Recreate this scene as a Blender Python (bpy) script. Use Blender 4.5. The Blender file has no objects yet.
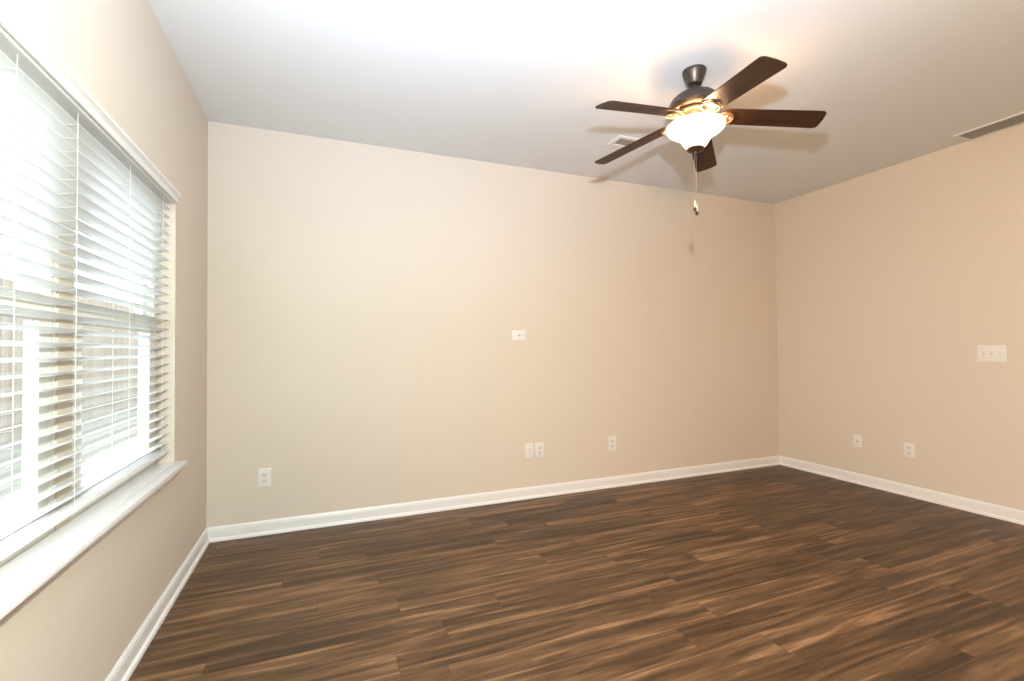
import bpy, bmesh, math, random
from math import sin, cos, pi, radians
from mathutils import Vector, Matrix

S = bpy.context.scene
C = S.collection
random.seed(7)

# ------------------------------------------------------------------ camera
YAW, PITCH, ROLL, FPX, CAMZ = 0.3804, 0.0198, -0.0087, 472.8, 1.2213
cam_d = bpy.data.cameras.new('camera')
cam = bpy.data.objects.new('camera', cam_d)
C.objects.link(cam)
fw = Vector((sin(YAW) * cos(PITCH), cos(YAW) * cos(PITCH), sin(PITCH)))
r0 = Vector((cos(YAW), -sin(YAW), 0))
u0 = r0.cross(fw)
rr = r0 * cos(ROLL) + u0 * sin(ROLL)
uu = -r0 * sin(ROLL) + u0 * cos(ROLL)
M = Matrix((rr, uu, -fw)).transposed().to_4x4()
M.translation = Vector((0, 0, CAMZ))
cam.matrix_world = M
cam_d.sensor_width = 36.0
cam_d.lens = 36.0 * FPX / 1024
cam_d.clip_start = 0.02
S.camera = cam

# ------------------------------------------------------------------ colour management
S.view_settings.view_transform = 'Standard'
S.view_settings.look = 'None'
S.view_settings.gamma = 1
S.view_settings.use_curve_mapping = False
S.view_settings.exposure = -0.02

# ------------------------------------------------------------------ sky
SKY = 5.5
w = bpy.data.worlds.new('overcast_sky')
S.world = w
w.use_nodes = True
bg = w.node_tree.nodes['Background']
bg.inputs['Color'].default_value = (0.92, 1.0, 1.03, 1)
bg.inputs['Strength'].default_value = SKY


def lamp(name, kind, loc, power, col, size=0.1, rot=None):
    d = bpy.data.lights.new(name, kind)
    d.energy = power
    d.color = col
    if kind == 'AREA':
        d.size = size
    else:
        d.shadow_soft_size = size
    o = bpy.data.objects.new(name, d)
    o.location = loc
    if rot:
        o.rotation_euler = rot
    C.objects.link(o)
    return o


# the photographer's flash, held up just above and behind the camera
FLASH = 220
lamp('camera_flash', 'POINT', (0.28, 0.22, 1.74), FLASH, (0.90, 1.0, 0.91), 0.035)
# extra beam added at the flash's spot to brighten the ceiling
CEIL_FILL = 225
bl_ = lamp('added_ceiling_fill', 'SPOT', (0.28, 0.22, 1.74), CEIL_FILL, (0.84, 1.0, 1.5), 0.035,
           Vector((0.2, 0.85, 1.0)).to_track_quat('-Z', 'Y').to_euler())
bl_.data.spot_size = radians(120)
bl_.data.spot_blend = 1.0

# added warm fill light behind the camera, aimed towards the right wall
WARM_FILL = 340
hl_ = lamp('added_warm_fill', 'SPOT', (-0.2, -1.2, 1.6), WARM_FILL, (1.0, 0.46, 0.18), 0.15,
           Vector((1.3, 0.9, -0.38)).to_track_quat('-Z', 'Y').to_euler())
hl_.data.spot_size = radians(110)
hl_.data.spot_blend = 1.0

# ------------------------------------------------------------------ room numbers (metres)
XL, XR, YB, YF, H = -0.6995, 4.4418, 3.5886, -2.6, 2.74
T = 0.15
WY0, WY1, WZ0, WZ1 = 1.10, 2.87, 0.667, 2.03      # the window opening


# ------------------------------------------------------------------ materials
def mat(name, col, rough=0.5, metal=0.0, spec=None, bump=None, noise=None):
    m = bpy.data.materials.new(name)
    m.use_nodes = True
    nt = m.node_tree
    b = nt.nodes['Principled BSDF']
    b.inputs['Base Color'].default_value = (*col, 1)
    b.inputs['Roughness'].default_value = rough
    b.inputs['Metallic'].default_value = metal
    if spec is not None:
        b.inputs['Specular IOR Level'].default_value = spec
    if noise or bump:
        tc = nt.nodes.new('ShaderNodeTexCoord')
        nz = nt.nodes.new('ShaderNodeTexNoise')
        nz.inputs['Scale'].default_value = (noise or bump)[0]
        nz.inputs['Detail'].default_value = 4
        nt.links.new(tc.outputs['Object'], nz.inputs['Vector'])
        if noise:
            mx = nt.nodes.new('ShaderNodeMix')
            mx.data_type = 'RGBA'
            mx.inputs[6].default_value = (*[c * (1 - noise[1]) for c in col], 1)
            mx.inputs[7].default_value = (*[min(1, c * (1 + noise[1])) for c in col], 1)
            nt.links.new(nz.outputs['Fac'], mx.inputs[0])
            nt.links.new(mx.outputs[2], b.inputs['Base Color'])
        if bump:
            n2 = nt.nodes.new('ShaderNodeTexNoise')
            n2.inputs['Scale'].default_value = bump[0]
            n2.inputs['Detail'].default_value = 3
            nt.links.new(tc.outputs['Object'], n2.inputs['Vector'])
            bp = nt.nodes.new('ShaderNodeBump')
            bp.inputs['Strength'].default_value = bump[1]
            bp.inputs['Distance'].default_value = 0.002
            nt.links.new(n2.outputs['Fac'], bp.inputs['Height'])
            nt.links.new(bp.outputs['Normal'], b.inputs['Normal'])
    return m


M_wall = mat('beige_wall_paint', (0.66, 0.578, 0.49), 0.7, spec=0.25, bump=(220, 0.06))
M_ceil = mat('flat_ceiling_paint', (0.74, 0.745, 0.745), 0.9, spec=0.1, bump=(160, 0.08))
M_trim = mat('white_trim_paint', (0.78, 0.76, 0.75), 0.35)
M_plate = mat('white_plastic', (0.76, 0.73, 0.70), 0.35)
M_face = mat('receptacle_plastic', (0.68, 0.65, 0.62), 0.35)
M_slot = mat('dark_slot', (0.10, 0.08, 0.07), 0.6)
M_screw = mat('screw_paint', (0.55, 0.52, 0.48), 0.35, metal=0.3)
M_vinyl = mat('window_vinyl', (0.76, 0.76, 0.71), 0.35)
M_mull = mat('beige_mullion_paint', (0.66, 0.60, 0.50), 0.6)
M_cord = mat('blind_cord', (0.85, 0.85, 0.82), 0.8)
M_duct = mat('duct_interior', (0.30, 0.25, 0.19), 0.8)
M_grille = mat('grille_paint', (0.62, 0.58, 0.52), 0.5)
M_bronze = mat('dark_bronze', (0.085, 0.070, 0.058), 0.38, metal=0.75, noise=(30, 0.15))
M_iron = mat('blade_iron_bronze', (0.30, 0.17, 0.10), 0.33, metal=0.7, noise=(40, 0.15))
M_brown = mat('brown_finial', (0.045, 0.025, 0.014), 0.4, metal=0.3)
M_chrome = mat('pull_chain_metal', (0.42, 0.36, 0.30), 0.5, metal=0.5)
M_fob = mat('ivory_fob', (0.62, 0.50, 0.38), 0.3)
M_grass = mat('lawn', (0.20, 0.19, 0.16), 0.9, noise=(6, 0.4))
M_patio = mat('patio_concrete', (0.33, 0.32, 0.32), 0.85, noise=(5, 0.1))

# slats: white faux wood that lets a little daylight through
M_slat = mat('faux_wood_slat', (0.93, 0.93, 0.93), 0.35)
nt = M_slat.node_tree
b = nt.nodes['Principled BSDF']
tr = nt.nodes.new('ShaderNodeBsdfTranslucent')
tr.inputs['Color'].default_value = (0.92, 0.92, 0.93, 1)
ms = nt.nodes.new('ShaderNodeMixShader')
ms.inputs[0].default_value = 0.2
nt.links.new(b.outputs[0], ms.inputs[1])
nt.links.new(tr.outputs[0], ms.inputs[2])
nt.links.new(ms.outputs[0], nt.nodes['Material Output'].inputs['Surface'])

# window glass: thin pane
M_glass = bpy.data.materials.new('window_glass')
M_glass.use_nodes = True
nt = M_glass.node_tree
nt.nodes.remove(nt.nodes['Principled BSDF'])
tp = nt.nodes.new('ShaderNodeBsdfTransparent')
tp.inputs['Color'].default_value = (0.93, 0.96, 0.96, 1)
gl = nt.nodes.new('ShaderNodeBsdfGlossy')
gl.inputs['Roughness'].default_value = 0.02
lw = nt.nodes.new('ShaderNodeLayerWeight')      # reflection by the angle of the pane, the same from both sides
lw.inputs['Blend'].default_value = 0.5
pw = nt.nodes.new('ShaderNodeMath'); pw.operation = 'POWER'
nt.links.new(lw.outputs['Facing'], pw.inputs[0]); pw.inputs[1].default_value = 4.0
fr = nt.nodes.new('ShaderNodeMath'); fr.operation = 'MULTIPLY_ADD'
nt.links.new(pw.outputs[0], fr.inputs[0]); fr.inputs[1].default_value = 0.5; fr.inputs[2].default_value = 0.04
mx = nt.nodes.new('ShaderNodeMixShader')
nt.links.new(fr.outputs[0], mx.inputs[0])
nt.links.new(tp.outputs[0], mx.inputs[1])
nt.links.new(gl.outputs[0], mx.inputs[2])
nt.links.new(mx.outputs[0], nt.nodes['Material Output'].inputs['Surface'])


def N(nt, t, **kw):
    n = nt.nodes.new(t)
    for k, v in kw.items():
        setattr(n, k, v)
    return n


def math_(nt, op, a, b=None, c=None):
    n = nt.nodes.new('ShaderNodeMath')
    n.operation = op
    for i, v in enumerate((a, b, c)):
        if v is None:
            continue
        if isinstance(v, (int, float)):
            n.inputs[i].default_value = v
        else:
            nt.links.new(v, n.inputs[i])
    return n.outputs[0]


def ramp(nt, fac, stops):
    r = nt.nodes.new('ShaderNodeValToRGB')
    el = r.color_ramp.elements
    while len(el) < len(stops):
        el.new(0.5)
    for e, (p, c) in zip(el, stops):
        e.position = p
        e.color = (*c, 1)
    nt.links.new(fac, r.inputs['Fac'])
    return r.outputs['Color']


def plank_floor():
    m = bpy.data.materials.new('brown_vinyl_plank')
    m.use_nodes = True
    nt = m.node_tree
    L = nt.links.new
    b = nt.nodes['Principled BSDF']
    tc = N(nt, 'ShaderNodeTexCoord')
    sp = N(nt, 'ShaderNodeSeparateXYZ')
    L(tc.outputs['Object'], sp.inputs[0])
    x, y = sp.outputs[0], sp.outputs[1]
    W, LEN = 0.152, 1.22
    ry = math_(nt, 'DIVIDE', y, W)
    row = math_(nt, 'FLOOR', ry)
    wn = N(nt, 'ShaderNodeTexWhiteNoise', noise_dimensions='1D')
    L(row, wn.inputs['W'])
    rx = math_(nt, 'ADD', math_(nt, 'DIVIDE', x, LEN), math_(nt, 'MULTIPLY', wn.outputs['Value'], 7.0))
    col = math_(nt, 'FLOOR', rx)
    cb = N(nt, 'ShaderNodeCombineXYZ')
    L(row, cb.inputs[0]); L(col, cb.inputs[1])
    w2 = N(nt, 'ShaderNodeTexWhiteNoise', noise_dimensions='2D')
    L(cb.outputs[0], w2.inputs['Vector'])
    pid = w2.outputs['Value']
    # grain coordinates: long in x, tight in y, shifted plank by plank
    gv = N(nt, 'ShaderNodeCombineXYZ')
    L(math_(nt, 'MULTIPLY', x, 1.1), gv.inputs[0])
    L(math_(nt, 'MULTIPLY', y, 15.0), gv.inputs[1])
    L(math_(nt, 'MULTIPLY', pid, 37.0), gv.inputs[2])
    n1 = N(nt, 'ShaderNodeTexNoise')
    n1.inputs['Scale'].default_value = 1.5
    n1.inputs['Detail'].default_value = 5
    n1.inputs['Roughness'].default_value = 0.55
    n1.inputs['Distortion'].default_value = 0.7
    L(gv.outputs[0], n1.inputs['Vector'])
    gv2 = N(nt, 'ShaderNodeCombineXYZ')
    L(math_(nt, 'MULTIPLY', x, 5.0), gv2.inputs[0])
    L(math_(nt, 'MULTIPLY', y, 130.0), gv2.inputs[1])
    L(math_(nt, 'MULTIPLY', pid, 11.0), gv2.inputs[2])
    n2 = N(nt, 'ShaderNodeTexNoise')
    n2.inputs['Scale'].default_value = 1.0
    n2.inputs['Detail'].default_value = 3
    L(gv2.outputs[0], n2.inputs['Vector'])
    v = math_(nt, 'ADD', math_(nt, 'MULTIPLY', n1.outputs['Fac'], 0.86), math_(nt, 'MULTIPLY', n2.outputs['Fac'], 0.14))
    v = math_(nt, 'ADD', v, math_(nt, 'MULTIPLY', math_(nt, 'SUBTRACT', pid, 0.5), 0.10))
    c = ramp(nt, v, [(0.30, (0.032, 0.015, 0.006)), (0.44, (0.070, 0.034, 0.014)),
                     (0.56, (0.135, 0.068, 0.030)), (0.70, (0.29, 0.155, 0.075))])
    # seams
    fy = math_(nt, 'FRACT', ry)
    fx = math_(nt, 'FRACT', rx)
    sy = math_(nt, 'LESS_THAN', fy, 0.014)
    sx = math_(nt, 'LESS_THAN', fx, 0.0018)
    seam = math_(nt, 'MAXIMUM', sy, sx)
    mx = N(nt, 'ShaderNodeMix', data_type='RGBA')
    L(math_(nt, 'MULTIPLY', seam, 0.6), mx.inputs[0])
    L(c, mx.inputs[6])
    mx.inputs[7].default_value = (0.018, 0.010, 0.006, 1)
    L(mx.outputs[2], b.inputs['Base Color'])
    b.inputs['Specular IOR Level'].default_value = 0.4
    L(math_(nt, 'ADD', math_(nt, 'MULTIPLY', n2.outputs['Fac'], 0.15), 0.40), b.inputs['Roughness'])
    bp = N(nt, 'ShaderNodeBump')
    bp.inputs['Strength'].default_value = 0.12
    bp.inputs['Distance'].default_value = 0.001
    L(math_(nt, 'SUBTRACT', n2.outputs['Fac'], math_(nt, 'MULTIPLY', seam, 1.5)), bp.inputs['Height'])
    L(bp.outputs['Normal'], b.inputs['Normal'])
    return m


def blade_wood():
    m = bpy.data.materials.new('dark_walnut_blade')
    m.use_nodes = True
    nt = m.node_tree
    L = nt.links.new
    b = nt.nodes['Principled BSDF']
    tc = N(nt, 'ShaderNodeTexCoord')
    mp = N(nt, 'ShaderNodeMapping')
    mp.inputs['Scale'].default_value = (3, 60, 3)
    L(tc.outputs['Object'], mp.inputs['Vector'])
    nz = N(nt, 'ShaderNodeTexNoise')
    nz.inputs['Scale'].default_value = 1.0
    nz.inputs['Detail'].default_value = 4
    L(mp.outputs[0], nz.inputs['Vector'])
    c = ramp(nt, nz.outputs['Fac'], [(0.3, (0.024, 0.009, 0.004)), (0.7, (0.062, 0.024, 0.011))])
    L(c, b.inputs['Base Color'])
    b.inputs['Roughness'].default_value = 0.42
    b.inputs['Specular IOR Level'].default_value = 0.25
    return m


def fence_wood():
    m = bpy.data.materials.new('pale_fence_wood')
    m.use_nodes = True
    nt = m.node_tree
    L = nt.links.new
    b = nt.nodes['Principled BSDF']
    tc = N(nt, 'ShaderNodeTexCoord')
    sp = N(nt, 'ShaderNodeSeparateXYZ')
    L(tc.outputs['Object'], sp.inputs[0])
    row = math_(nt, 'FLOOR', math_(nt, 'DIVIDE', sp.outputs[1], 0.15))
    wn = N(nt, 'ShaderNodeTexWhiteNoise', noise_dimensions='1D')
    L(row, wn.inputs['W'])
    mp = N(nt, 'ShaderNodeMapping')
    mp.inputs['Scale'].default_value = (1, 25, 2)
    L(tc.outputs['Object'], mp.inputs['Vector'])
    nz = N(nt, 'ShaderNodeTexNoise')
    nz.inputs['Scale'].default_value = 1.0
    nz.inputs['Detail'].default_value = 4
    L(mp.outputs[0], nz.inputs['Vector'])
    v = math_(nt, 'ADD', math_(nt, 'MULTIPLY', nz.outputs['Fac'], 0.6), math_(nt, 'MULTIPLY', wn.outputs['Value'], 0.4))
    c = ramp(nt, v, [(0.2, (0.17, 0.13, 0.10)), (0.8, (0.28, 0.23, 0.19))])
    L(c, b.inputs['Base Color'])
    b.inputs['Roughness'].default_value = 0.85
    return m


M_floor = plank_floor()
M_blade = blade_wood()
M_fence = fence_wood()

# lit glass bowl: glows most by the bulbs, less towards the rim
M_bowl = bpy.data.materials.new('lit_alabaster_glass')
M_bowl.use_nodes = True
nt = M_bowl.node_tree
b = nt.nodes['Principled BSDF']
b.inputs['Base Color'].default_value = (0.85, 0.75, 0.62, 1)
b.inputs['Roughness'].default_value = 0.25
tc = N(nt, 'ShaderNodeTexCoord')
sp = N(nt, 'ShaderNodeSeparateXYZ')
nt.links.new(tc.outputs['Object'], sp.inputs[0])
fz = math_(nt, 'DIVIDE', math_(nt, 'MULTIPLY', sp.outputs[2], -1.0), 0.13)   # 0 at the rim, 1 at the bottom
nt.links.new(ramp(nt, fz, [(0.0, (1.0, 0.62, 0.34)), (0.12, (1.0, 0.74, 0.48)), (0.5, (1.0, 0.82, 0.60)), (1.0, (1.0, 0.78, 0.55))]), b.inputs['Emission Color'])
BOWL = 4.5
nt.links.new(math_(nt, 'MULTIPLY', ramp(nt, fz, [(0.0, (0.10,) * 3), (0.10, (0.15,) * 3), (0.35, (1,) * 3), (0.85, (1,) * 3), (1.0, (0.5,) * 3)]), BOWL), b.inputs['Emission Strength'])


# ------------------------------------------------------------------ mesh helpers
def box(bm, x0, y0, z0, x1, y1, z1, bev=0.0):
    v = [bm.verts.new(p) for p in ((x0, y0, z0), (x1, y0, z0), (x1, y1, z0), (x0, y1, z0),
                                   (x0, y0, z1), (x1, y0, z1), (x1, y1, z1), (x0, y1, z1))]
    fs = [bm.faces.new([v[i] for i in q]) for q in ((0, 3, 2, 1), (4, 5, 6, 7), (0, 1, 5, 4), (1, 2, 6, 5), (2, 3, 7, 6), (3, 0, 4, 7))]
    if bev:
        es = {e for f in fs for e in f.edges}
        bmesh.ops.bevel(bm, geom=list(es), offset=bev, segments=2, affect='EDGES', profile=0.6)
    return fs


def prism(bm, pts, h, mtx=None):
    """outline pts (x,y) extruded from z=0 to z=h"""
    lo = [bm.verts.new((x, y, 0)) for x, y in pts]
    hi = [bm.verts.new((x, y, h)) for x, y in pts]
    n = len(pts)
    bm.faces.new(lo[::-1]); bm.faces.new(hi)
    for i in range(n):
        bm.faces.new((lo[i], lo[(i + 1) % n], hi[(i + 1) % n], hi[i]))
    if mtx is not None:
        bmesh.ops.transform(bm, matrix=mtx, verts=lo + hi)
    return lo + hi


def lathe(bm, prof, n=48, cap=True, c=(0, 0)):
    rings = []
    for r, z in prof:
        rings.append([bm.verts.new((c[0] + r * cos(2 * pi * k / n), c[1] + r * sin(2 * pi * k / n), z)) for k in range(n)])
    for a, b_ in zip(rings, rings[1:]):
        for k in range(n):
            bm.faces.new((a[k], a[(k + 1) % n], b_[(k + 1) % n], b_[k]))
    if cap:
        bm.faces.new(rings[0][::-1]); bm.faces.new(rings[-1])


def tube(bm, pts, r, n=10):
    pts = [Vector(p) for p in pts]
    rs = r if isinstance(r, (list, tuple)) else [r] * len(pts)
    rings = []
    ref = Vector((0, 0, 1))
    for i, p in enumerate(pts):
        d = (pts[min(i + 1, len(pts) - 1)] - pts[max(i - 1, 0)]).normalized()
        a = d.cross(ref)
        if a.length < 1e-3:
            a = d.cross(Vector((1, 0, 0)))
        a.normalize()
        b_ = d.cross(a)
        rings.append([bm.verts.new(p + a * rs[i] * cos(2 * pi * k / n) + b_ * rs[i] * sin(2 * pi * k / n)) for k in range(n)])
    for a, b_ in zip(rings, rings[1:]):
        for k in range(n):
            bm.faces.new((a[k], a[(k + 1) % n], b_[(k + 1) % n], b_[k]))
    bm.faces.new(rings[0][::-1]); bm.faces.new(rings[-1])


def sweep(bm, prof, axis, a0, a1, flip=False):
    """closed profile of (u, z) points swept along x or y; u is the distance out of the wall"""
    def P(u, z, a):
        return axis(u, z, a)
    A = [bm.verts.new(P(u, z, a0)) for u, z in prof]
    B = [bm.verts.new(P(u, z, a1)) for u, z in prof]
    n = len(prof)
    bm.faces.new(A); bm.faces.new(B[::-1])
    for i in range(n):
        bm.faces.new((A[i], B[i], B[(i + 1) % n], A[(i + 1) % n]))


def obj(name, bm, m, parent=None, loc=(0, 0, 0), rot=(0, 0, 0), smooth=None):
    bmesh.ops.recalc_face_normals(bm, faces=bm.faces[:])
    me = bpy.data.meshes.new(name)
    bm.to_mesh(me)
    bm.free()
    me.materials.append(m)
    o = bpy.data.objects.new(name, me)
    C.objects.link(o)
    o.location = loc
    o.rotation_euler = rot
    if parent:
        o.parent = parent
    if smooth:
        for p in me.polygons:
            p.use_smooth = True
        me.set_sharp_from_angle(angle=radians(smooth))
    return o


def empty(name, loc, rz=0, parent=None):
    o = bpy.data.objects.new(name, None)
    C.objects.link(o)
    o.location = loc
    o.rotation_euler = (0, 0, rz)
    o.empty_display_size = 0.05
    if parent:
        o.parent = parent
    return o


def tag(o, label=None, cat=None, group=None, kind=None):
    for k, v in (('label', label), ('category', cat), ('group', group), ('kind', kind)):
        if v:
            o[k] = v
    return o


def B():
    return bmesh.new()


# ------------------------------------------------------------------ room shell
bm = B(); box(bm, XL - T, YF, -0.12, XR + T, YB + T, 0)
tag(obj('floor', bm, M_floor), 'dark brown wood-look plank floor', kind='structure')
bm = B(); box(bm, XL - T, YF, H, XR + T, YB + T, H + 0.15)
tag(obj('ceiling', bm, M_ceil), 'flat white ceiling', kind='structure')
bm = B(); box(bm, XL - T, YB, 0, XR + T, YB + T, H)
tag(obj('wall_back', bm, M_wall), 'beige back wall', kind='structure')
bm = B(); box(bm, XR, YF, 0, XR + T, YB, H)
tag(obj('wall_right', bm, M_wall), 'beige right wall', kind='structure')
bm = B()
box(bm, XL - T, YF, 0, XL, WY0, H)
box(bm, XL - T, WY1, 0, XL, YB, H)
box(bm, XL - T, WY0, 0, XL, WY1, WZ0 - 0.022)
box(bm, XL - T, WY0, WZ1, XL, WY1, H)
tag(obj('wall_left', bm, M_wall), 'beige left wall with the window', kind='structure')

bm = B(); box(bm, XL - T, YF - T, 0, XR + T, YF, H)
tag(obj('wall_front', bm, M_wall), 'beige wall behind the camera', kind='structure')

BP = [(0, 0), (0.024, 0), (0.024, 0.008), (0.021, 0.016), (0.0155, 0.021), (0.012, 0.023), (0.012, 0.068), (0.010, 0.074),
      (0.0105, 0.079), (0.007, 0.086), (0.004, 0.092), (0, 0.092)]
bm = B(); sweep(bm, BP, lambda u, z, a: (a, YB - u, z), XL, XR)
tag(obj('baseboard_back', bm, M_trim), 'white baseboard along the back wall', kind='structure')
bm = B(); sweep(bm, BP, lambda u, z, a: (XL + u, a, z), YF, YB)
tag(obj('baseboard_left', bm, M_trim), 'white baseboard under the window', kind='structure')
bm = B(); sweep(bm, BP, lambda u, z, a: (XR - u, a, z), YF, YB)
tag(obj('baseboard_right', bm, M_trim), 'white baseboard along the right wall', kind='structure')

# ------------------------------------------------------------------ window
win = tag(empty('window_1', (XL, (WY0 + WY1) / 2, WZ0)), 'wide twin window behind white blinds', kind='structure')
wl = (-XL, -(WY0 + WY1) / 2, -WZ0)     # child meshes carry room coordinates


def wobj(name, bm, m, parent=win, **k):
    return obj(name, bm, m, parent, loc=wl if parent is win else (0, 0, 0), **k)


FX0, FX1 = XL - 0.14, XL - 0.076      # the vinyl frame's depth
MY0, MY1 = 1.905, 2.000
bm = B()
box(bm, FX0, WY0, WZ0, FX1, WY0 + 0.035, WZ1)
box(bm, FX0, WY1 - 0.045, WZ0, FX1, WY1, WZ1)
box(bm, FX0 + 0.001, WY0 + 0.001, WZ1 - 0.035, FX1 - 0.001, WY1 - 0.001, WZ1 - 0.0005)
box(bm, FX0 + 0.001, WY0 + 0.001, WZ0 - 0.001, FX1 - 0.001, WY1 - 0.001, WZ0 + 0.029)
box(bm, FX0, MY0 - 0.035, WZ0, FX1, MY0, WZ1)
box(bm, FX0, MY1, WZ0, FX1, MY1 + 0.02, WZ1)
wobj('window_frame', bm, M_vinyl)
bm = B(); box(bm, FX0, MY0, WZ0, FX1 + 0.004, MY1, WZ1)
wobj('window_mullion', bm, M_mull)
ZM = 1.36
for y0, y1 in ((WY0 + 0.035, MY0 - 0.035), (MY1 + 0.02, WY1 - 0.045)):
    for z0, z1, xa in ((ZM - 0.02, WZ1 - 0.035, FX0 + 0.006), (WZ0 + 0.03, ZM + 0.02, FX0 + 0.035)):
        bm = B(); s = 0.06; xb = xa + 0.028
        box(bm, xa, y0, z0, xb, y0 + s, z1)
        box(bm, xa, y1 - s, z0, xb, y1, z1)
        box(bm, xa, y0 + s, z0, xb, y1 - s, z0 + s)
        box(bm, xa, y0 + s, z1 - s, xb, y1 - s, z1)
        sash = wobj('sash', bm, M_vinyl)
        bm = B(); box(bm, xa + 0.012, y0 + s, z0 + s, xa + 0.016, y1 - s, z1 - s)
        wobj('glass_pane', bm, M_glass, parent=sash)

# sill board (stool) with nosing, and the apron moulding below it
bm = B()
box(bm, FX1 - 0.002, WY0, WZ0 - 0.022, XL + 0.0005, WY1, WZ0 + 0.003)
wobj('inner_sill', bm, M_trim)
bm = B()
box(bm, XL, WY0 - 0.06, WZ0 - 0.024, XL + 0.05, 2.905, WZ0, bev=0.005)
wobj('window_stool', bm, M_trim, smooth=40)
bm = B()
AP = [(0, 0.592), (0.006, 0.592), (0.010, 0.600), (0.011, 0.618), (0.018, 0.628), (0.020, 0.6425), (0, 0.6425)]
sweep(bm, AP, lambda u, z, a: (XL + u, a, z), WY0 - 0.03, 2.85)
wobj('window_apron', bm, M_trim)

# ------------------------------------------------------------------ blinds
PITCHS, TILT, SW = 0.0435, radians(-13), 0.051
BX = XL - 0.045       # the slats' centre line


def blind(y0, y1, label):
    t = tag(empty('window_blind', (BX, (y0 + y1) / 2, WZ1)), label, 'blind')
    off = (-BX, -(y0 + y1) / 2, -WZ1)
    bm = B(); box(bm, BX - 0.026, y0, WZ1 - 0.050, XL - 0.002, y1, WZ1 - 0.002, bev=0.002)
    obj('headrail', bm, M_slat, t, off)
    bm = B()
    z = WZ1 - 0.085
    zs = []
    while z > WZ0 + 0.075:
        zs.append(z); z -= PITCHS
    for z in zs:
        top, bot = [], []
        for k in range(9):
            u = (k / 8 - 0.5) * SW
            crown = 0.0022 * (1 - (2 * u / SW) ** 2)
            for lst, dz in ((top, 0.0014), (bot, -0.0014)):
                e = 0.35 if k in (0, 8) else 1.0
                zz = crown + dz * e
                lst.append((BX + u * cos(TILT) - zz * sin(TILT), z - u * sin(TILT) + zz * cos(TILT)))
        ring = top + bot[::-1]
        A = [bm.verts.new((p[0], y0 + 0.004, p[1])) for p in ring]
        Bv = [bm.verts.new((p[0], y1 - 0.004, p[1])) for p in ring]
        n = len(ring)
        bm.faces.new(A); bm.faces.new(Bv[::-1])
        for i in range(n):
            bm.faces.new((A[i], Bv[i], Bv[(i + 1) % n], A[(i + 1) % n]))
    obj('slats', bm, M_slat, t, off, smooth=50)
    zb = zs[-1] - PITCHS + 0.006
    bm = B(); box(bm, BX - 0.026, y0 + 0.004, zb - 0.010, BX + 0.026, y1 - 0.004, zb + 0.010, bev=0.004)
    obj('bottom_rail', bm, M_slat, t, off, smooth=40)
    for yy in (1.24, 1.56, 1.88, 2.32, 2.74):
        bm = B()
        for dx in (-SW / 2 - 0.001, SW / 2 + 0.001):
            tube(bm, [(BX + dx, yy, zb), (BX + dx, yy, WZ1 - 0.045)], 0.0007, 5)
        for z in zs:
            tube(bm, [(BX - SW / 2, yy, z - 0.0045 - 0.004), (BX + SW / 2, yy, z - 0.0045 + 0.004)], 0.0006, 4)
        obj('ladder_cord', bm, M_cord, t, off)
    return t


blind(WY0 + 0.008, WY1 - 0.008, 'wide white slatted blind hanging across the left window')

# the moulded valance clipped along the top of the blind
bm = B()
VP = [(0.002, -0.040), (0.010, -0.040), (0.012, -0.034), (0.011, -0.018), (0.016, -0.012), (0.024, -0.006), (0.026, 0.004), (0.002, 0.004)]
sweep(bm, VP, lambda u, z, a: (XL + u, a, WZ1 - 0.002 + z), WY0 - 0.01, 2.872)
tag(obj('blind_valance', bm, M_trim, None), 'white moulded valance strip above the window blind', 'valance')

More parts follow.
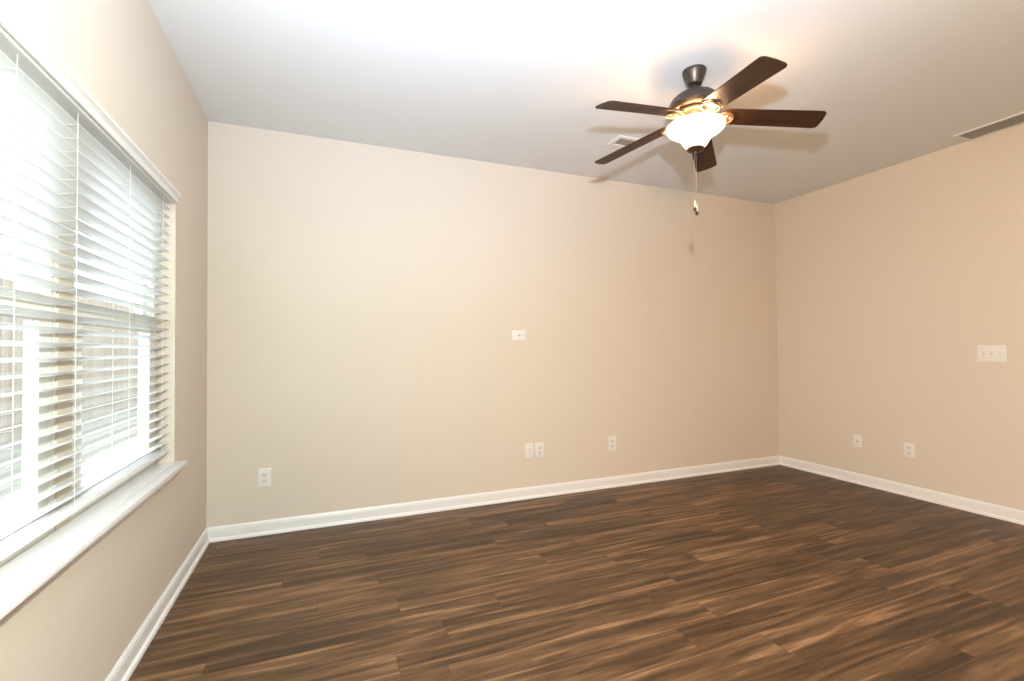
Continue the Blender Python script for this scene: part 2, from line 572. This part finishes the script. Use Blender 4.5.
# ------------------------------------------------------------------ wall plates
def plate(name, label, kind, face, a, z, wd, ht, cat='outlet', group=None):
    """face 'back' (a = x) or 'right' (a = y); local x runs along the wall, local -y out of it"""
    loc, rz = ((a, YB, z), 0) if face == 'back' else ((XR, a, z), -pi / 2)
    t = tag(empty(name, loc, rz), label, cat, group)
    bm = B(); box(bm, -wd / 2, -0.007, -ht / 2, wd / 2, 0, ht / 2, bev=0.0028)
    obj('cover_plate', bm, M_plate, t, smooth=40)

    def disc(nm, x, zz, r, m, d=0.0015, y=-0.007):
        bm = B()
        lathe(bm, [(r, 0), (r * 0.9, d)], 20)
        return obj(nm, bm, m, t, (x, y, zz), (pi / 2, 0, 0), smooth=40)
    if kind == 'duplex':
        for s in (-1, 1):
            bm = B()
            pts = []
            for k in range(32):
                an = 2 * pi * k / 32
                pts.append((0.0175 * cos(an), max(-0.0135, min(0.0135, 0.0175 * sin(an)))))
            prism(bm, pts, 0.0025)
            rc = obj('receptacle', bm, M_face, t, (0, -0.0065, s * 0.021), (pi / 2, 0, 0))
            for sx, hh in ((-0.0065, 0.009), (0.0065, 0.007)):
                bm = B(); box(bm, sx - 0.0013, 0.001 - hh / 2, 0.0005, sx + 0.0013, 0.001 + hh / 2, 0.0030)
                obj('slot', bm, M_slot, rc)
            bm = B(); lathe(bm, [(0.0026, 0.0005), (0.0026, 0.0030)], 12)
            obj('ground_hole', bm, M_slot, rc, (0, -0.008, 0))
        disc('screw', 0, 0, 0.003, M_screw)
    elif kind == 'jack':
        bm = B(); box(bm, -0.011, -0.0095, -0.011, 0.011, -0.006, 0.011, bev=0.001)
        j = obj('jack_insert', bm, M_face, t)
        bm = B(); box(bm, -0.005, -0.0105, -0.006, 0.005, -0.009, 0.002)
        obj('jack_opening', bm, M_slot, j)
        for s in (-1, 1):
            disc('screw', s * (wd / 2 - 0.018) if wd > ht else 0, 0 if wd > ht else s * (ht / 2 - 0.018), 0.003, M_screw)
    elif kind == 'coax':
        for s in (-1, 1):
            bm = B(); lathe(bm, [(0.0075, 0), (0.0075, 0.002), (0.0048, 0.002), (0.0048, 0.009), (0.003, 0.009)], 16)
            j = obj('coax_connector', bm, M_screw, t, (0, -0.007, s * 0.013), (pi / 2, 0, 0), smooth=40)
            disc('screw', 0, s * (ht / 2 - 0.016), 0.003, M_screw)
    elif kind == 'switch3':
        for i in (-1, 0, 1):
            bm = B()
            x = i * 0.046
            box(bm, x - 0.006, -0.0085, -0.012, x + 0.006, -0.0065, 0.012)
            sf = obj('switch_frame', bm, M_face, t)
            bm = B()
            s = (1, 1, -1)[i + 1]
            vs = [(-0.006, -0.004), (-0.006, 0.004), (-0.019, 0.0045 + s * 0.006), (-0.019, -0.0015 + s * 0.006)]
            A = [bm.verts.new((x - 0.0045, p, q)) for p, q in vs]
            A2 = [bm.verts.new((x + 0.0045, p, q)) for p, q in vs]
            bm.faces.new(A); bm.faces.new(A2[::-1])
            for k in range(4):
                bm.faces.new((A[k], A2[k], A2[(k + 1) % 4], A[(k + 1) % 4]))
            obj('toggle', bm, M_plate, sf)
            for s2 in (-1, 1):
                disc('screw', x, s2 * 0.034, 0.003, M_screw)
    return t


plate('wall_outlet', 'white duplex outlet low on the back wall, nearest the window corner', 'duplex', 'back', -0.364, 0.377, 0.078, 0.126, group='electrical outlets')
plate('cable_plate', 'small horizontal white cable plate at mid height on the back wall', 'jack', 'back', 1.496, 1.341, 0.122, 0.080, 'wall plate')
plate('coax_plate', 'white cable plate, left one of the touching pair low on the back wall', 'coax', 'back', 1.580, 0.387, 0.078, 0.126, 'wall plate')
plate('wall_outlet', 'white outlet with dark slots, right one of the touching pair on the back wall', 'duplex', 'back', 1.672, 0.387, 0.078, 0.126, group='electrical outlets')
plate('wall_outlet', 'single white outlet on the back wall, to the right of the touching pair', 'duplex', 'back', 2.383, 0.384, 0.076, 0.122, group='electrical outlets')
plate('phone_plate', 'white wall plate low on the right wall, the one nearer the far corner', 'jack', 'right', 2.795, 0.378, 0.074, 0.112, 'wall plate')
plate('wall_outlet', 'white duplex outlet low on the right wall, below the light switches', 'duplex', 'right', 2.396, 0.375, 0.074, 0.114, group='electrical outlets')
plate('light_switch', 'wide white three-toggle light switch plate on the right wall', 'switch3', 'right', 1.866, 1.165, 0.160, 0.118, 'light switch')

# ------------------------------------------------------------------ ceiling registers
def grille(name, x0, y0, x1, y1, label, n, along, fw_=0.022, m=M_grille, cat='vent'):
    t = tag(empty(name, ((x0 + x1) / 2, (y0 + y1) / 2, H)), label, cat)
    off = (-(x0 + x1) / 2, -(y0 + y1) / 2, -H)
    bm = B()
    zt, zb = H, H - 0.008
    box(bm, x0, y0, zb, x1, y0 + fw_, zt, bev=0.002); box(bm, x0, y1 - fw_, zb, x1, y1, zt, bev=0.002)
    box(bm, x0, y0 + fw_, zb, x0 + fw_, y1 - fw_, zt, bev=0.002); box(bm, x1 - fw_, y0 + fw_, zb, x1, y1 - fw_, zt, bev=0.002)
    obj('grille_frame', bm, M_trim, t, off)
    bm = B(); box(bm, x0 + fw_, y0 + fw_, H - 0.0015, x1 - fw_, y1 - fw_, H - 0.0003)
    obj('duct_backing', bm, M_duct, t, off)
    bm = B()
    for i in range(n):
        if along == 'y':
            c = x0 + fw_ + (i + 0.5) * (x1 - x0 - 2 * fw_) / n
            v = [(c - 0.0055, zb + 0.001), (c - 0.0045, zb), (c + 0.0055, zt - 0.0016), (c + 0.0045, zt - 0.0012)]
            A = [bm.verts.new((p, y0 + fw_, q)) for p, q in v]; A2 = [bm.verts.new((p, y1 - fw_, q)) for p, q in v]
        else:
            c = y0 + fw_ + (i + 0.5) * (y1 - y0 - 2 * fw_) / n
            v = [(c - 0.0055, zb + 0.001), (c - 0.0045, zb), (c + 0.0055, zt - 0.0016), (c + 0.0045, zt - 0.0012)]
            A = [bm.verts.new((x0 + fw_, p, q)) for p, q in v]; A2 = [bm.verts.new((x1 - fw_, p, q)) for p, q in v]
        bm.faces.new(A); bm.faces.new(A2[::-1])
        for k in range(4):
            bm.faces.new((A[k], A2[k], A2[(k + 1) % 4], A[(k + 1) % 4]))
    obj('louvers', bm, m, t, off)
    return t


grille('ceiling_vent', 1.955, 2.80, 2.235, 2.965, 'small ceiling air vent seen behind the fan blades', 10, 'y', 0.034)
grille('return_grille', 4.225, 1.34, 4.432, 1.955, 'long return-air grille in the ceiling beside the right wall', 11, 'y', 0.018)

# ------------------------------------------------------------------ ceiling fan
FCX, FCY = 1.889, 2.001
fan = tag(empty('ceiling_fan', (FCX, FCY, H)), 'bronze ceiling fan with five dark wood blades and a lit glass bowl', 'ceiling fan')


def fz_(prof):
    return [(r, z - H) for r, z in prof]


bm = B(); lathe(bm, fz_([(0.050, 2.7399), (0.062, 2.7395), (0.0635, 2.734), (0.061, 2.724), (0.054, 2.705), (0.046, 2.688), (0.041, 2.674), (0.038, 2.664), (0.032, 2.660), (0.016, 2.659)]))
obj('canopy', bm, M_bronze, fan, smooth=35)
bm = B(); lathe(bm, fz_([(0.0125, 2.70), (0.0125, 2.615)]), 24)
lathe(bm, fz_([(0.017, 2.650), (0.022, 2.645), (0.022, 2.628), (0.027, 2.618)]), 24)
obj('downrod', bm, M_bronze, fan, smooth=35)
bm = B(); lathe(bm, fz_([(0.022, 2.622), (0.040, 2.619), (0.070, 2.612), (0.100, 2.598), (0.122, 2.579), (0.135, 2.559), (0.140, 2.543), (0.143, 2.540), (0.144, 2.532), (0.140, 2.529), (0.134, 2.520), (0.120, 2.511), (0.10, 2.508), (0.05, 2.507)]))
obj('motor_housing', bm, M_bronze, fan, smooth=35)
bm = B(); lathe(bm, fz_([(0.10, 2.508), (0.108, 2.502), (0.108, 2.492), (0.098, 2.486), (0.075, 2.483), (0.072, 2.470), (0.074, 2.452), (0.085, 2.446), (0.085, 2.440), (0.05, 2.438)]))
obj('switch_housing', bm, M_iron, fan, smooth=35)

# five blades with their irons; modelled along +x, slightly drooping, pitched about their length
RT, R0, BW = 0.640, 0.125, 0.131
out = []
for k in range(13):                       # rounded root
    an = pi / 2 + pi * k / 12
    out.append((R0 + 0.045 + 0.045 * cos(an), (BW / 2 - 0.006) * sin(an)))


def arc(cx, cy, r, a0, a1, n=6):
    return [(cx + r * cos(a0 + (a1 - a0) * i / n), cy + r * sin(a0 + (a1 - a0) * i / n)) for i in range(n + 1)]


rc = 0.022
out += arc(RT - rc - 0.004, -BW / 2 + rc, rc, -pi / 2, -0.12)
out += [(RT - 0.0005, 0)]
out += arc(RT - rc - 0.004, BW / 2 - rc, rc, 0.12, pi / 2)
Z0 = 2.490 - H
DROOP = math.atan(0.128)
ANG = [184.6, 112.6, 40.6, 328.6, 256.6]
first = None
for a in ANG:
    if first is None:
        bm = B()
        prism(bm, out, 0.006)
        bmesh.ops.bevel(bm, geom=[e for e in bm.edges if abs(e.verts[0].co.z - e.verts[1].co.z) < 1e-6], offset=0.0012, segments=2, affect='EDGES')
        bl = obj('blade', bm, M_blade, fan)
        # iron: a tapering arm to a shield plate with a raised rim and screws below the blade
        bm = B()
        prism(bm, [(0.085, -0.016), (0.125, -0.010), (0.140, -0.012), (0.150, -0.024)] +
              [(0.168 + 0.030 * cos(t_) * 0.7, 0.030 * sin(t_)) for t_ in [radians(q) for q in range(-100, 101, 20)]] +
              [(0.150, 0.024), (0.140, 0.012), (0.125, 0.010), (0.085, 0.016)], 0.005, Matrix.Translation((0, 0, -0.0055)))
        tube(bm, [(0.075, 0, 0.006), (0.095, 0, -0.004), (0.120, 0, -0.010), (0.145, 0, -0.008), (0.165, 0, -0.006)], [0.013, 0.013, 0.011, 0.009, 0.004], 12)
        for sgn in (-1, 1):
            tube(bm, [(0.105, sgn * 0.006, -0.009), (0.116, sgn * 0.028, -0.011), (0.134, sgn * 0.044, -0.010), (0.158, sgn * 0.048, -0.008),
                      (0.180, sgn * 0.038, -0.007), (0.193, sgn * 0.020, -0.007), (0.197, 0, -0.007)], [0.005, 0.005, 0.005, 0.0045, 0.004, 0.004, 0.004], 8)
        ir = obj('blade_iron', bm, M_iron, bl, smooth=40)
        sc = []
        for px, py in ((0.160, -0.016), (0.160, 0.016), (0.182, 0)):
            bm = B()
            lathe(bm, [(0.0055, -0.0085), (0.0055, -0.0065), (0.0045, -0.0055)], 12)
            sc.append(obj('screw', bm, M_screw, bl, (px, py, 0), smooth=40))
        first = bl
        cur = bl
    else:
        cur = first.copy(); C.objects.link(cur); cur.parent = fan
        for ch in [ir] + sc:
            c2 = ch.copy(); C.objects.link(c2); c2.parent = cur
    m4 = Matrix.Translation((0, 0, Z0)) @ Matrix.Rotation(radians(a), 4, 'Z') @ Matrix.Rotation(DROOP, 4, 'Y') @ Matrix.Rotation(-0.2006, 4, 'X')
    cur.matrix_basis = m4

# glass bowl: an upturned bell, open at the top
zr = 2.437 - H
prof = [(0.151, 0.000), (0.156, -0.004), (0.156, -0.012), (0.148, -0.024), (0.130, -0.038), (0.108, -0.051), (0.089, -0.065),
        (0.076, -0.080), (0.067, -0.096), (0.057, -0.110), (0.048, -0.120), (0.042, -0.126), (0.030, -0.129)]
inner = [(max(r - 0.005, 0.02), z + 0.003) for r, z in prof][::-1]
bm = B(); lathe(bm, prof + inner, 64, cap=False)
obj('glass_bowl', bm, M_bowl, fan, (0, 0, zr), smooth=60)
bm = B(); lathe(bm, [(0.010, 0.006), (0.044, 0.003), (0.046, -0.003), (0.040, -0.010), (0.024, -0.016), (0.012, -0.019), (0.010, -0.026), (0.006, -0.031), (0.002, -0.033)], 32)
obj('finial', bm, M_brown, fan, (0, 0, zr - 0.128), smooth=40)
# centre rod holding the bowl, and three bulbs
bm = B(); lathe(bm, [(0.006, 0.012), (0.006, -0.13)], 12)
obj('bowl_rod', bm, M_bronze, fan, (0, 0, zr))
for k in range(3):
    an = 2 * pi * k / 3 + 0.4
    l = lamp('bulb_light', 'POINT', (0.075 * cos(an), 0.075 * sin(an), zr - 0.012), 7.0, (1.0, 0.62, 0.32), 0.02)
    l.parent = fan
# pull chains with fobs
for dx, dy, zl, ang_ in ((-0.010, 0.0, 1.975, 0), (0.008, 0.006, 1.957, 0)):
    zl -= H
    bm = B()
    tube(bm, [(dx, dy, zr - 0.15), (dx, dy, zl + 0.05)], 0.0006, 6)
    pc = obj('pull_chain', bm, M_chrome, fan)
    bm = B(); lathe(bm, [(0.0015, zl + 0.052), (0.004, zl + 0.042), (0.007, zl + 0.026), (0.007, zl + 0.018), (0.004, zl + 0.012)], 16, c=(dx, dy))
    obj('fob', bm, M_fob, pc, smooth=50)
    bm = B(); lathe(bm, [(0.003, zl + 0.013), (0.0075, zl + 0.009), (0.0095, zl + 0.001), (0.0075, zl - 0.006), (0.003, zl - 0.010)], 16, c=(dx, dy))
    obj('fob_tip', bm, M_brown, pc, smooth=50)

# ------------------------------------------------------------------ outside
GZ = -0.30
bm = B(); box(bm, -14, -6, GZ - 0.1, XL - T - 0.005, 30, GZ)
tag(obj('ground', bm, M_grass), 'lawn outside the window', kind='structure')
bm = B(); box(bm, -3.0, -1, GZ, XL - T - 0.01, 20, GZ + 0.05)
tag(obj('patio_slab', bm, M_patio), 'pale concrete patio outside', kind='structure')

fn = tag(empty('wooden_fence', (-5.0, 10, GZ)), 'tall tan wooden board fence seen through the blind slats', 'fence')
off = (5.0, -10, -GZ)
bm = B()
y = 1.0
while y < 26:
    h_ = 2.55 + random.uniform(-0.01, 0.01)
    bm2 = [(y + 0.004, GZ + 0.03), (y + 0.146, GZ + 0.03), (y + 0.146, h_ - 0.03), (y + 0.12, h_), (y + 0.03, h_), (y + 0.004, h_ - 0.03)]
    A = [bm.verts.new((-5.0, p, q)) for p, q in bm2]; A2 = [bm.verts.new((-4.982, p, q)) for p, q in bm2]
    bm.faces.new(A); bm.faces.new(A2[::-1])
    for k in range(6):
        bm.faces.new((A[k], A2[k], A2[(k + 1) % 6], A[(k + 1) % 6]))
    y += 0.15
obj('boards', bm, M_fence, fn, off)
for zz in (0.1, 1.1, 2.1):
    bm = B(); box(bm, -5.04, 1.0, zz, -5.001, 26, zz + 0.09)
    obj('fence_rail', bm, M_fence, fn, off)
